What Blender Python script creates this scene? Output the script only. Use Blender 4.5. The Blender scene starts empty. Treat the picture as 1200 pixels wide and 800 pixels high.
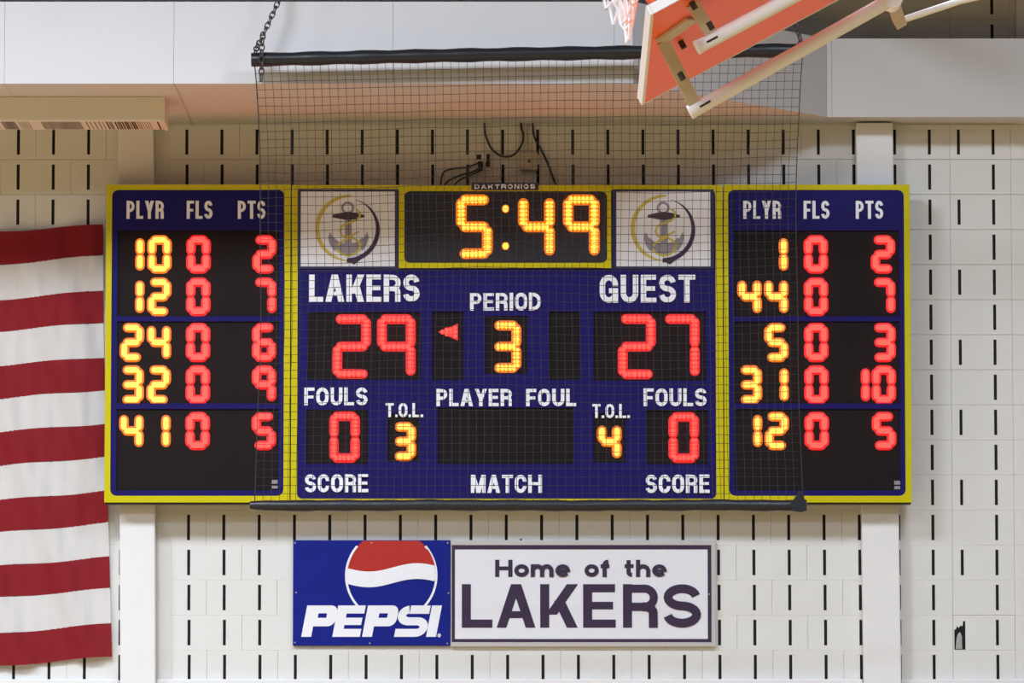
import bpy, bmesh, math, random
from mathutils import Vector, Matrix
random.seed(4)
scene = bpy.context.scene
COL = scene.collection

# ------------------------------------------------------------------ camera
F = 6500.0                      # focal length in pixels of the 1200 px wide frame
D = 31.92                       # camera to block wall
CZ = 1.7
PITCH = math.atan2(600.0, F)
cam_data = bpy.data.cameras.new('camera')
cam_data.sensor_width = 36.0
cam_data.lens = F / 1200.0 * 36.0
cam_data.clip_end = 200
cam = bpy.data.objects.new('camera', cam_data)
COL.objects.link(cam)
cam.location = (0, -D, CZ)
cam.rotation_euler = (math.pi / 2 + PITCH, 0, 0)
scene.camera = cam

# ------------------------------------------------------------------ world, lights, exposure
w = bpy.data.worlds.new('world'); scene.world = w; w.use_nodes = True
w.node_tree.nodes['Background'].inputs[0].default_value = (1.0, 0.97, 0.92, 1)
w.node_tree.nodes['Background'].inputs[1].default_value = 0.03
scene.view_settings.view_transform = 'Standard'
scene.view_settings.look = 'None'
scene.view_settings.gamma = 1.0
scene.view_settings.exposure = 0.0
scene.view_settings.use_curve_mapping = False

def gym_light(x, y, z, power, size=1.8):
    l = bpy.data.lights.new('gym_light', 'AREA')
    l.shape = 'SQUARE'; l.size = size; l.energy = power; l.color = (0.83, 0.945, 1.12); l.spread = math.radians(165)
    o = bpy.data.objects.new('gym_light', l); COL.objects.link(o)
    o.location = (x, y, z)
    return o
for gx, gk in ((-9.0, 1.85), (-3.0, 1.4), (3.0, 0.8), (9.0, 0.35)):
    gym_light(gx, -7.0, 8.8, 430 * gk)
    gym_light(gx, -14.0, 8.8, 340 * gk)
    gym_light(gx, -21.0, 8.8, 280 * gk)
    gym_light(gx, -28.0, 8.8, 140 * gk)

# ------------------------------------------------------------------ geometry helpers
SP, CP = math.sin(PITCH), math.cos(PITCH)
def PZ(py, d):
    v = (400.0 - py) / F
    return CZ + (D - d) * (SP + v * CP) / (CP - v * SP)
def PX(px, py, d):
    v = (400.0 - py) / F
    return (px - 600.0) / F * (D - d) / (CP - v * SP)
def P3(px, py, d):
    return Vector((PX(px, py, d), -d, PZ(py, d)))
CAMP = Vector((0, -D, CZ))
def ray_plane(px, py, p0, n):
    dr = P3(px, py, 0.0) - CAMP
    t = (p0 - CAMP).dot(n) / dr.dot(n)
    return CAMP + dr * t

class Plane2:
    """photo measurements -> metres on an upright plane standing d in front of the wall"""
    def __init__(s, d, refy):
        s.d = d; s.k = PX(601.0, refy, d)
    def x(s, px): return (px - 600.0) * s.k
    def z(s, py): return PZ(py, s.d)
    def rect(s, x0, y0, x1, y1): return (s.x(x0), s.z(y1), s.x(x1), s.z(y0))

def tag(o, label=None, cat=None, group=None, kind=None):
    if label: o['label'] = label
    if cat: o['category'] = cat
    if group: o['group'] = group
    if kind: o['kind'] = kind
    return o
def empty(name, loc):
    o = bpy.data.objects.new(name, None); COL.objects.link(o)
    o.location = loc; o.empty_display_size = 0.1
    return o
def link_mesh(name, me, parent=None):
    o = bpy.data.objects.new(name, me); COL.objects.link(o)
    if parent is not None:
        o.parent = parent
        o.matrix_parent_inverse = world_matrix(parent).inverted()
    return o
def world_matrix(o):
    m = Matrix.LocRotScale(o.location, o.rotation_euler, o.scale)
    if o.parent is not None:
        m = world_matrix(o.parent) @ o.matrix_parent_inverse @ m
    return m

class MB:
    def __init__(s): s.v = []; s.f = []; s.m = []; s.smooth = []
    def add(s, verts, faces, mi=0, smooth=False):
        b = len(s.v); s.v += [tuple(p) for p in verts]
        for f in faces:
            s.f.append([b + i for i in f]); s.m.append(mi); s.smooth.append(smooth)
    def box(s, x0, y0, z0, x1, y1, z1, mi=0):
        v = [(x, y, z) for x in (x0, x1) for y in (y0, y1) for z in (z0, z1)]
        s.add(v, [(0, 1, 3, 2), (4, 6, 7, 5), (0, 4, 5, 1), (2, 3, 7, 6), (0, 2, 6, 4), (1, 5, 7, 3)], mi)
    def hexa(s, lo, hi, mi=0):
        """lo, hi: four corners each (same order)"""
        s.add(list(lo) + list(hi), [(3, 2, 1, 0), (4, 5, 6, 7), (0, 1, 5, 4), (1, 2, 6, 5), (2, 3, 7, 6), (3, 0, 4, 7)], mi)
    def prism(s, poly, d0, d1, mi=0, back=False):
        """poly of (x, z), front at d1, back at d0 (metres in front of the wall)"""
        a = sum(poly[i][0] * poly[(i + 1) % len(poly)][1] - poly[(i + 1) % len(poly)][0] * poly[i][1] for i in range(len(poly)))
        if a < 0: poly = poly[::-1]
        n = len(poly)
        v = [(x, -d1, z) for x, z in poly] + [(x, -d0, z) for x, z in poly]
        f = [list(range(n))] + [[i, i + n, (i + 1) % n + n, (i + 1) % n] for i in range(n)]
        if back: f.append(list(range(2 * n - 1, n - 1, -1)))
        s.add(v, f, mi)
    def dome(s, poly, d0, d1, shrink, mi=0):
        """prism whose front is drawn in towards its middle"""
        n = len(poly); cx = sum(p[0] for p in poly) / n; cz = sum(p[1] for p in poly) / n
        a = sum(poly[i][0] * poly[(i + 1) % n][1] - poly[(i + 1) % n][0] * poly[i][1] for i in range(n))
        if a < 0: poly = poly[::-1]
        v = [(cx + (x - cx) * shrink, -d1, cz + (z - cz) * shrink) for x, z in poly] + [(x, -d0, z) for x, z in poly]
        s.add(v, [list(range(n))] + [[i, i + n, (i + 1) % n + n, (i + 1) % n] for i in range(n)], mi)
    def tube(s, pts, r, sides=8, mi=0, caps=True, rads=None, smooth=True):
        pts = [Vector(p) for p in pts]; n = len(pts); rings = []
        up = Vector((0.31, 0.2, 0.93))
        for i, p in enumerate(pts):
            t = (pts[min(i + 1, n - 1)] - pts[max(i - 1, 0)]).normalized()
            a = t.cross(up)
            if a.length < 1e-4: a = t.cross(Vector((1, 0, 0)))
            a.normalize(); b = t.cross(a)
            rr = rads[i] if rads else r
            rings.append([p + (a * math.cos(2 * math.pi * k / sides) + b * math.sin(2 * math.pi * k / sides)) * rr for k in range(sides)])
        v = [q for ring in rings for q in ring]
        f = [(i * sides + k, i * sides + (k + 1) % sides, (i + 1) * sides + (k + 1) % sides, (i + 1) * sides + k) for i in range(n - 1) for k in range(sides)]
        s.add(v, f, mi, smooth)
        if caps:
            s.add(rings[0], [list(range(sides - 1, -1, -1))], mi); s.add(rings[-1], [list(range(sides))], mi)
    def mesh(s, name, mats):
        me = bpy.data.meshes.new(name); me.from_pydata(s.v, [], s.f)
        for m in (mats if isinstance(mats, (list, tuple)) else [mats]): me.materials.append(m)
        me.polygons.foreach_set('material_index', s.m)
        me.polygons.foreach_set('use_smooth', s.smooth)
        me.update()
        return me
    def build(s, name, mats, parent=None):
        return link_mesh(name, s.mesh(name, mats), parent)

def rrect(x0, z0, x1, z1, r, k=5):
    pts = []
    for cx, cz, a0 in ((x1 - r, z1 - r, 0), (x0 + r, z1 - r, 90), (x0 + r, z0 + r, 180), (x1 - r, z0 + r, 270)):
        for i in range(k + 1):
            a = math.radians(a0 + 90.0 * i / k); pts.append((cx + r * math.cos(a), cz + r * math.sin(a)))
    return pts
def frame_ring(mb, outer, inner, r, d0, d1, mi=0, k=5):
    """flat frame between a square outer rectangle and a rounded opening, with depth"""
    ip = rrect(*inner, r, k); x0, z0, x1, z1 = outer
    cor = [(x1, z1), (x0, z1), (x0, z0), (x1, z0)]
    op = [cor[i // (k + 1)] for i in range(4 * (k + 1))]
    n = len(ip)
    for i in range(n):
        j = (i + 1) % n
        a, b, c, e = op[i], op[j], ip[j], ip[i]
        if a == b: mb.add([(a[0], -d1, a[1]), (c[0], -d1, c[1]), (e[0], -d1, e[1])], [(0, 1, 2)], mi)
        else:
            mb.add([(q[0], -d1, q[1]) for q in (a, b, c, e)], [(0, 1, 2, 3)], mi)
            mb.add([(a[0], -d1, a[1]), (b[0], -d1, b[1]), (b[0], -d0, b[1]), (a[0], -d0, a[1])], [(3, 2, 1, 0)], mi)
        mb.add([(e[0], -d1, e[1]), (c[0], -d1, c[1]), (c[0], -d0, c[1]), (e[0], -d0, e[1])], [(0, 1, 2, 3)], mi)
def plate_holes(mb, rect, holes, d0, d1, mi=0):
    """sheet with square openings, front at d1, opening cheeks back to d0"""
    xs = sorted({rect[0], rect[2]} | {h[i] for h in holes for i in (0, 2)})
    zs = sorted({rect[1], rect[3]} | {h[i] for h in holes for i in (1, 3)})
    for i in range(len(xs) - 1):
        for j in range(len(zs) - 1):
            cx, cz = (xs[i] + xs[i + 1]) / 2, (zs[j] + zs[j + 1]) / 2
            if any(h[0] < cx < h[2] and h[1] < cz < h[3] for h in holes): continue
            mb.add([(xs[i], -d1, zs[j]), (xs[i + 1], -d1, zs[j]), (xs[i + 1], -d1, zs[j + 1]), (xs[i], -d1, zs[j + 1])], [(0, 1, 2, 3)], mi)
    for h in holes:
        c = [(h[0], h[1]), (h[2], h[1]), (h[2], h[3]), (h[0], h[3])]
        for i in range(4):
            a, b = c[i], c[(i + 1) % 4]
            mb.add([(a[0], -d1, a[1]), (b[0], -d1, b[1]), (b[0], -d0, b[1]), (a[0], -d0, a[1])], [(0, 1, 2, 3)], mi)

# ------------------------------------------------------------------ materials
def mat(name, col, rough=0.6, var=0.0, scale=20.0, bump=0.0, bscale=200.0, metal=0.0, spec=0.4, stretch=(1, 1, 1), col2=None):
    m = bpy.data.materials.new(name); m.use_nodes = True
    nt = m.node_tree; N = nt.nodes; L = nt.links
    b = N['Principled BSDF']
    b.inputs['Base Color'].default_value = (*col, 1); b.inputs['Roughness'].default_value = rough
    b.inputs['Metallic'].default_value = metal; b.inputs['Specular IOR Level'].default_value = spec
    if var > 0 or bump > 0:
        tc = N.new('ShaderNodeTexCoord'); mp = N.new('ShaderNodeMapping'); mp.inputs['Scale'].default_value = stretch
        L.new(tc.outputs['Object'], mp.inputs[0])
    if var > 0:
        nz = N.new('ShaderNodeTexNoise'); nz.inputs['Scale'].default_value = scale; nz.inputs['Detail'].default_value = 4
        L.new(mp.outputs[0], nz.inputs['Vector'])
        mx = N.new('ShaderNodeMix'); mx.data_type = 'RGBA'
        c2 = col2 if col2 else tuple(c * (1 - var) for c in col)
        mx.inputs[6].default_value = (*col, 1); mx.inputs[7].default_value = (*c2, 1)
        L.new(nz.outputs['Fac'], mx.inputs[0]); L.new(mx.outputs[2], b.inputs['Base Color'])
    if bump > 0:
        n2 = N.new('ShaderNodeTexNoise'); n2.inputs['Scale'].default_value = bscale; n2.inputs['Detail'].default_value = 3
        L.new(mp.outputs[0], n2.inputs['Vector'])
        bp = N.new('ShaderNodeBump'); bp.inputs['Strength'].default_value = bump; bp.inputs['Distance'].default_value = 0.003
        L.new(n2.outputs['Fac'], bp.inputs['Height']); L.new(bp.outputs[0], b.inputs['Normal'])
    return m
def emit(name, col, strength, base=(0.05, 0.02, 0.02)):
    m = bpy.data.materials.new(name); m.use_nodes = True
    b = m.node_tree.nodes['Principled BSDF']
    b.inputs['Base Color'].default_value = (*base, 1); b.inputs['Roughness'].default_value = 0.5
    b.inputs['Emission Color'].default_value = (*col, 1); b.inputs['Emission Strength'].default_value = strength
    return m
M = {}
M['block'] = mat('painted_block', (0.80, 0.785, 0.74), 0.55, 0.07, 6.0, 0.35, 120.0)
M['mortar'] = mat('painted_mortar', (0.79, 0.775, 0.73), 0.7, 0.1, 15.0)
M['slot'] = mat('slot_filler', (0.012, 0.010, 0.010), 0.9, 0.3, 60.0)
M['pier'] = mat('painted_pier', (0.86, 0.84, 0.82), 0.5, 0.05, 4.0, 0.2, 90.0)
M['soffit'] = mat('painted_board', (0.68, 0.665, 0.665), 0.6, 0.06, 3.0, 0.1, 60.0)
M['beam'] = mat('dark_beam', (0.20, 0.18, 0.16), 0.7, 0.2, 5.0)
M['ceiling'] = mat('roof_deck', (0.25, 0.23, 0.21), 0.8, 0.15, 3.0)
M['floor'] = mat('maple_floor', (0.50, 0.32, 0.125), 0.5, 0.25, 3.0, stretch=(6, 0.4, 1))
M['vent'] = mat('beige_enamel', (0.84, 0.79, 0.69), 0.45, 0.06, 8.0)
M['vent_dark'] = mat('vent_slot', (0.06, 0.03, 0.025), 0.8, 0.2, 30.0)
M['yellow'] = mat('yellow_paint', (0.64, 0.56, 0.004), 0.42, 0.1, 12.0, spec=0.15)
M['navy'] = mat('navy_face', (0.014, 0.010, 0.125), 0.5, 0.18, 8.0, spec=0.1)
M['navy_dark'] = mat('navy_edge', (0.022, 0.012, 0.07), 0.45, 0.15, 8.0)
M['cabinet'] = mat('black_cabinet', (0.02, 0.018, 0.02), 0.5, 0.2, 10.0)
M['window'] = mat('black_louver', (0.014, 0.010, 0.010), 0.6, 0.3, 90.0, spec=0.12)
M['clockface'] = mat('charcoal_face', (0.026, 0.024, 0.032), 0.5, 0.3, 40.0, spec=0.3)
M['print'] = mat('white_print', (0.92, 0.92, 0.95), 0.5, 0.06, 40.0)
M['white'] = mat('white_sheet', (0.84, 0.83, 0.86), 0.4, 0.04, 10.0)
M['purple'] = mat('purple_print', (0.040, 0.018, 0.055), 0.5, 0.15, 30.0)
M['gold'] = mat('gold_print', (0.66, 0.52, 0.09), 0.5, 0.15, 30.0)
M['grey'] = mat('grey_print', (0.33, 0.29, 0.33), 0.5, 0.2, 60.0)
M['brown'] = mat('brown_print', (0.06, 0.025, 0.035), 0.5, 0.2, 60.0)
M['plate'] = mat('dark_plate', (0.03, 0.022, 0.05), 0.45, 0.2, 30.0)
M['sign_blue'] = mat('sign_blue', (0.010, 0.018, 0.24), 0.4, 0.12, 6.0, spec=0.12)
M['sign_red'] = mat('sign_red', (0.50, 0.022, 0.012), 0.4, 0.1, 10.0)
M['sign_edge'] = mat('sign_trim', (0.62, 0.58, 0.56), 0.4, 0.1, 10.0, metal=0.2)
M['screw'] = mat('screw_head', (0.6, 0.6, 0.6), 0.35, 0.1, 50.0, metal=0.6)
M['vinyl'] = mat('black_vinyl', (0.018, 0.018, 0.022), 0.36, 0.3, 25.0, 0.4, 40.0)
M['cord'] = mat('net_cord', (0.026, 0.024, 0.026), 0.8, 0.2, 60.0)
M['chain'] = mat('grey_chain', (0.10, 0.09, 0.09), 0.45, 0.2, 60.0, metal=0.6)
M['orange'] = mat('orange_board', (1.0, 0.15, 0.035), 0.42, 0.15, 2.0, col2=(1.0, 0.17, 0.075), spec=0.2)
M['board_edge'] = mat('board_edge', (0.85, 0.78, 0.74), 0.45, 0.08, 20.0)
M['tube'] = mat('cream_tube', (0.88, 0.86, 0.80), 0.38, 0.08, 10.0)
M['bracket'] = mat('tan_bracket', (0.60, 0.48, 0.32), 0.5, 0.15, 15.0)
M['bolt'] = mat('dark_bolt', (0.06, 0.045, 0.03), 0.5, 0.2, 50.0, metal=0.5)
M['rim'] = mat('orange_rim', (0.75, 0.11, 0.02), 0.4, 0.15, 10.0)
M['net_white'] = mat('white_net_cord', (0.85, 0.84, 0.82), 0.7, 0.1, 40.0)
M['cable'] = mat('black_cable', (0.025, 0.022, 0.022), 0.5, 0.2, 30.0)
M['box'] = mat('beige_box', (0.58, 0.52, 0.42), 0.5, 0.1, 20.0)
M['outlet'] = mat('white_outlet', (0.85, 0.84, 0.86), 0.35, 0.1, 20.0)
M['rubble'] = mat('raw_block', (0.55, 0.55, 0.52), 0.9, 0.5, 25.0, 0.8, 40.0)
def cloth(name, col, see):
    m = mat(name, col, 0.75, 0.08, 9.0, 0.2, 150.0, spec=0.2)
    nt = m.node_tree; N = nt.nodes; L = nt.links
    out = N['Material Output']; b = N['Principled BSDF']
    tr = N.new('ShaderNodeBsdfTransparent'); mx = N.new('ShaderNodeMixShader'); mx.inputs[0].default_value = see
    L.new(b.outputs[0], mx.inputs[1]); L.new(tr.outputs[0], mx.inputs[2]); L.new(mx.outputs[0], out.inputs['Surface'])
    return m
M['flag_red'] = cloth('red_nylon', (0.25, 0.011, 0.017), 0.02)
M['flag_white'] = cloth('white_nylon', (0.80, 0.77, 0.74), 0.15)
M['led_y'] = emit('amber_led', (4.0, 0.66, 0.02), 1.0)
M['led_y_halo'] = emit('amber_halo', (1.0, 0.22, 0.0), 0.8)  # dim emission standing in for the orange halo around lit segments
M['led_yw'] = emit('amber_led_bright', (4.5, 0.95, 0.13), 1.0)
M['led_r'] = emit('red_led', (5.0, 0.06, 0.04), 1.0)
M['led_r_halo'] = emit('red_halo', (1.0, 0.004, 0.010), 0.8)  # painted red halo around the lit segments
M['led_rw'] = emit('red_led_bright', (6.0, 0.12, 0.085), 1.0)

# ------------------------------------------------------------------ the setting
ZS = PZ(145, 0.0)                                   # underside of the soffit
def solve_d(py, z):
    lo, hi = 0.0, 6.0
    for _ in range(50):
        md = (lo + hi) / 2
        if PZ(py, md) < z: hi = md
        else: lo = md
    return lo
D1 = solve_d(98, ZS); D2 = solve_d(137, ZS)
ZT = PZ(2, D1)

b = MB(); b.box(-16, -34, -0.1, 16, 0.3, 0.0)
tag(b.build('floor', M['floor']), kind='structure')
b = MB(); b.box(-16, -34, 9.6, 16, 0.3, 9.7)
tag(b.build('ceiling', M['ceiling']), kind='structure')

# block wall
wall = empty('wall_back', (0, 0, 0)); tag(wall, kind='structure')
b = MB(); b.box(-16, 0.002, 0, 16, 0.25, 9.6)
b.build('mortar_backing', M['mortar'], wall)
COURSE = 0.2032
def row_top(r): return PZ(151.7 + 41.02 * r, 0.0)        # upper end of the slots in course r
SL = 0.147
cache = {}
def block_mesh(wd, slots):
    key = (round(wd, 3), tuple(round(s, 3) for s in slots))
    if key in cache: return cache[key]
    m = MB(); g = 0.0006; h = COURSE
    x0, x1, z0, z1 = g, wd - g, g, h - g
    sw = 0.0088
    holes = [(s - sw, (h - SL) / 2, s + sw, (h + SL) / 2) for s in slots]
    f = 0.004; be = 0.0012
    # face with openings, chamfered rim, cheeks and dark filler behind each slot
    plate_holes(m, (x0 + be, z0 + be, x1 - be, z1 - be), holes, -0.0, f)
    inn = [(x0 + be, z0 + be), (x1 - be, z0 + be), (x1 - be, z1 - be), (x0 + be, z1 - be)]
    out = [(x0, z0), (x1, z0), (x1, z1), (x0, z1)]
    for i in range(4):
        j = (i + 1) % 4
        m.add([(inn[i][0], -f, inn[i][1]), (out[i][0], -0.002, out[i][1]), (out[j][0], -0.002, out[j][1]), (inn[j][0], -f, inn[j][1])], [(0, 1, 2, 3)])
        m.add([(out[i][0], -0.002, out[i][1]), (out[i][0], 0.0018, out[i][1]), (out[j][0], 0.0018, out[j][1]), (out[j][0], -0.002, out[j][1])], [(0, 1, 2, 3)])
    for hh in holes:
        m.add([(hh[0], -0.0002, hh[1]), (hh[2], -0.0002, hh[1]), (hh[2], -0.0002, hh[3]), (hh[0], -0.0002, hh[3])], [(0, 1, 2, 3)], 1)
    cache[key] = m.mesh('block', [M['block'], M['slot']])
    return cache[key]
def put_block(x, r, wd, slots):
    z = row_top(r) + (COURSE - SL) / 2 - COURSE
    o = link_mesh('block', block_mesh(wd, slots), wall)
    o.location = (x, 0, z)
    return o
PIT = (PX(1000, 165, 0) - PX(219, 165, 0)) / 19.0
def colx(t, bt, r): # slot position in course r from its place in the top and bottom course
    a = PX(t, 166.7, 0); c = PX(bt, 781.7, 0)
    return a + (c - a) * r / 15.0
HIDDEN = (140, 232, 1050, 575)
def hidden(r, pxa, pxb):
    y0 = 146 + 41 * r; return y0 > HIDDEN[1] and y0 + 41 < HIDDEN[3] and pxa > HIDDEN[0] and pxb < HIDDEN[2]
for r in range(-1, 17):
    # bay left of the first pier
    xa = colx(21.7, 16.0, r); n0 = -3
    odd = r % 2
    cols = list(range(n0, 4))
    i = 0
    while i < len(cols):
        wide = 2 if not (odd and i == 0) and i + 1 < len(cols) else 1
        put_block(xa + (cols[i] - 0.5) * PIT, r, PIT * wide, [PIT * (k + 0.5) for k in range(wide)])
        i += wide
    # middle bay
    xb = colx(219.0, 221.7, r); i = 0
    while i < 20:
        wide = 2 if not (odd and i == 0) and i + 1 < 20 else 1
        if not hidden(r, 219 + 41.1 * (i - 0.5), 219 + 41.1 * (i + wide - 0.5)):
            put_block(xb + (i - 0.5) * PIT, r, PIT * wide, [PIT * (k + 0.5) for k in range(wide)])
        i += wide
for r in range(-6, 17):
    # bay right of the second pier, with a control joint and cut blocks
    x1 = colx(1048.2, 1055.0, r); x2 = colx(1089.0, 1094.7, r); xj = colx(1113.0, 1117.0, r)
    x3 = colx(1122.9, 1128.5, r); x4 = colx(1163.5, 1169.2, r)
    if r < 0 and r > -3: continue
    put_block(x1 - PIT / 2, r, xj - 0.001 - (x1 - PIT / 2), [PIT / 2, x2 - x1 + PIT / 2] if r >= 0 else [])
    e = x4 + PIT / 2
    if r == 14: continue
    put_block(xj + 0.001, r, e - xj - 0.001, [x3 - xj, x4 - xj] if r % 2 == 0 and r >= 0 else [x4 - xj])
    put_block(e, r, PIT * 2, [PIT / 2, PIT * 1.5])
for r in (-6, -5, -4, -3):
    xb = colx(219.0, 221.7, r)
    for i in range(14, 20, 2): put_block(xb + (i - 0.5) * PIT, r, PIT * 2, [])
# the broken block
r = 14
xj = colx(1113.0, 1117.0, r); x4 = colx(1163.5, 1169.2, r); x3 = colx(1122.9, 1128.5, r); e = x4 + PIT / 2
put_block(e, r, PIT * 2, [PIT / 2, PIT * 1.5])
zb = row_top(r) + (COURSE - SL) / 2 - COURSE
m = MB(); wd = e - xj - 0.001; bx0 = xj + 0.001
hx0, hx1 = PX(1118.3, 745, 0), PX(1131.3, 745, 0); hz0, hz1 = PZ(761, 0), PZ(727.5, 0)
plate_holes(m, (bx0 + 0.002, zb + 0.002, bx0 + wd - 0.002, zb + COURSE - 0.002),
            [(hx0, hz0, hx1, hz1), (x4 - 0.0088, row_top(r) - SL, x4 + 0.0088, row_top(r))], 0.0, 0.004)
hw = hx1 - hx0; hh = hz1 - hz0
for poly in ([(0, 0.70), (0.16, 0.72), (0.22, 0.83), (0.40, 0.76), (0.55, 0.84), (0.74, 0.82), (0.80, 1.0), (0, 1.0)],
             ):
    m.add([(hx0 + hw * a, -0.004, hz0 + hh * c) for a, c in poly], [list(range(len(poly)))], 0)
m.add([(q[0], -0.0003, q[1]) for q in ((hx0, hz0), (hx1, hz0), (hx1, hz1), (hx0, hz1))], [(0, 1, 2, 3)], 1)
m.add([(q[0], -0.0003, q[1]) for q in ((x4 - 0.0088, row_top(r) - SL), (x4 + 0.0088, row_top(r) - SL), (x4 + 0.0088, row_top(r)), (x4 - 0.0088, row_top(r)))], [(0, 1, 2, 3)], 1)
rub = [(0.10, 0.02), (0.72, 0.02), (0.70, 0.45), (0.55, 0.62), (0.35, 0.58), (0.2, 0.4)]
m.dome([(hx0 + hw * a, hz0 + hh * c) for a, c in rub], 0.0, 0.0028, 0.8, 2)
o = m.build('broken_block', [M['block'], M['slot'], M['rubble']], wall)

# piers
def pier(name, l0, r0, l1, r1, d, ytop, ybot):
    m = MB()
    def px_at(a, c, y): return a + (c - a) * (y - 180.0) / 520.0
    lo = []; hi = []
    for lst, y in ((lo, ybot), (hi, ytop)):
        xl, xr = PX(px_at(l0, l1, y), y, d), PX(px_at(r0, r1, y), y, d); z = PZ(y, d)
        lst += [(xl, -d, z), (xr, -d, z), (xr, 0.0, z), (xl, 0.0, z)]
    m.hexa(lo, hi)
    o = m.build(name, M['pier'])
    bv = o.modifiers.new('bevel', 'BEVEL'); bv.width = 0.008; bv.segments = 2
    return tag(o, kind='structure')
YF = 1338
pier('trim_1', 138.3, 180.3, 140.3, 181.9, 0.11, 143.5, YF)
pier('trim_2', 1003.5, 1047.0, 1011.3, 1055.0, 0.11, 143.5, YF)
pier('trim_3', 1190.5, 1234, 1190.5, 1234, 0.06, -1, 143.5)

# boxed-in soffit along the head of the wall: panels with open joints
sof = empty('trim_4', (0, 0, ZS)); tag(sof, kind='structure')
T = 0.03
def plan_pts():
    xk1 = PX(742, 98, D1); xk2 = PX(969, 137, D2)
    return xk1, xk2
XK1, XK2 = plan_pts()
def panel(xa, da, xb, db, g=0.0008):
    """front board and soffit board of one stretch"""
    L = Vector((xb - xa, -(db - da))).normalized()
    ax, ay = xa + L.x * g, -da + L.y * g
    bx_, by = xb - L.x * g, -db - L.y * g
    m = MB()
    m.hexa([(ax, ay, ZS), (bx_, by, ZS), (bx_, by + T, ZS), (ax, ay + T, ZS)], [(ax, ay, ZT), (bx_, by, ZT), (bx_, by + T, ZT), (ax, ay + T, ZT)])
    m.build('front_panel', M['soffit'], sof)
    m = MB()
    m.hexa([(ax, ay + T, ZS + 0.002), (bx_, by + T, ZS + 0.002), (bx_, -0.0045, ZS + 0.002), (ax, -0.0045, ZS + 0.002)],
           [(ax, ay + T, ZS + T), (bx_, by + T, ZS + T), (bx_, -0.0045, ZS + T), (ax, -0.0045, ZS + T)])
    m.build('underside_panel', M['soffit'], sof)
    m = MB()
    m.hexa([(ax, ay + T, ZT - T), (bx_, by + T, ZT - T), (bx_, -0.0045, ZT - T), (ax, -0.0045, ZT - T)],
           [(ax, ay + T, ZT - 0.002), (bx_, by + T, ZT - 0.002), (bx_, -0.0045, ZT - 0.002), (ax, -0.0045, ZT - 0.002)])
    m.build('top_panel', M['soffit'], sof)
js = [-7.5, PX(-260, 98, D1), PX(5, 98, D1), PX(203.5, 98, D1), PX(460.5, 98, D1), PX(720, 98, D1)]
for a, c in zip(js[:-1], js[1:]): panel(a, D1, c, D1)
panel(js[-1], D1, XK1, D1)
panel(XK1, D1, XK2, D2)
js = [XK2, PX(975, 137, D2), PX(1330, 137, D2), 7.5]
for a, c in zip(js[:-1], js[1:]): panel(a, D2, c, D2)
# raised seams where two soffit boards meet
m = MB(); xs_ = PX(203.5, 98, D1); m.box(xs_ - 0.004, -D1 + T, ZS - 0.006, xs_ + 0.004, -0.005, ZS + 0.004)
m.build('seam_strip', M['soffit'], sof)
m = MB(); xs_ = PX(460.5, 98, D1); m.box(xs_ - 0.003, -D1 + T, ZS - 0.003, xs_ + 0.003, -0.005, ZS + 0.004)
m.build('seam_strip', M['soffit'], sof)
# unseen overhang, added to shade the wall above the soffit
ZB = 6.66
b = MB(); b.box(-16, -1.0, ZB, 16, 0.0, ZB + 0.5)
tag(b.build('shade_overhang', M['beam']), kind='structure')
for name, px in (('trim_9', 331), ('trim_10', 925)):
    xc = PX(px, -28, D1 + 0.16); b = MB(); b.box(xc - 0.05, -D1 - 0.26, ZB + 0.06, xc + 0.05, -0.98, ZB + 0.2)
    tag(b.build(name, M['beam']), kind='structure')
# ledge at the foot of the blocks
for name, pa, pb in (('trim_6', -80, 139.0), ('trim_7', 182.5, 1011.0), ('trim_8', 1056.5, 1290)):
    b = MB(); b.box(PX(pa, 795, 0.03), -0.035, PZ(840, 0.03), PX(pb, 795, 0.03), 0.0, PZ(795.5, 0.035))
    o = b.build(name, M['pier']); bv = o.modifiers.new('bevel', 'BEVEL'); bv.width = 0.006; bv.segments = 2
    tag(o, kind='structure')

# ------------------------------------------------------------------ lettering
def arc(cx, cy, rx, ry, a0, a1, n=10):
    return [(cx + rx * math.cos(math.radians(a0 + (a1 - a0) * i / n)), cy + ry * math.sin(math.radians(a0 + (a1 - a0) * i / n))) for i in range(n + 1)]
def stroke(pts, t, closed=False):
    q = [Vector(p) for p in pts]; n = len(q); L = []; R = []
    for i in range(n):
        if closed: a, c = q[(i - 1) % n], q[(i + 1) % n]
        else: a, c = q[max(i - 1, 0)], q[min(i + 1, n - 1)]
        d1 = (q[i] - a); d2 = (c - q[i])
        if d1.length < 1e-9: d1 = d2
        if d2.length < 1e-9: d2 = d1
        d1 = d1.normalized(); d2 = d2.normalized()
        n1 = Vector((-d1.y, d1.x)); n2 = Vector((-d2.y, d2.x)); mm = (n1 + n2)
        mm = mm.normalized() if mm.length > 1e-6 else n1
        k = 1.0 / max(0.5, mm.dot(n1))
        L.append(q[i] + mm * t / 2 * k); R.append(q[i] - mm * t / 2 * k)
    out = []
    for i in range(n if closed else n - 1):
        j = (i + 1) % n; out.append([tuple(L[i]), tuple(R[i]), tuple(R[j]), tuple(L[j])])
    return out
def R4(x0, y0, x1, y1): return [(x0, y0), (x1, y0), (x1, y1), (x0, y1)]
def bar(xa, ya, xb, yb, t):
    """slanted stroke with level ends, t wide along x"""
    return [(xa, ya), (xa + t, ya), (xb + t, yb), (xb, yb)]
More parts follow.
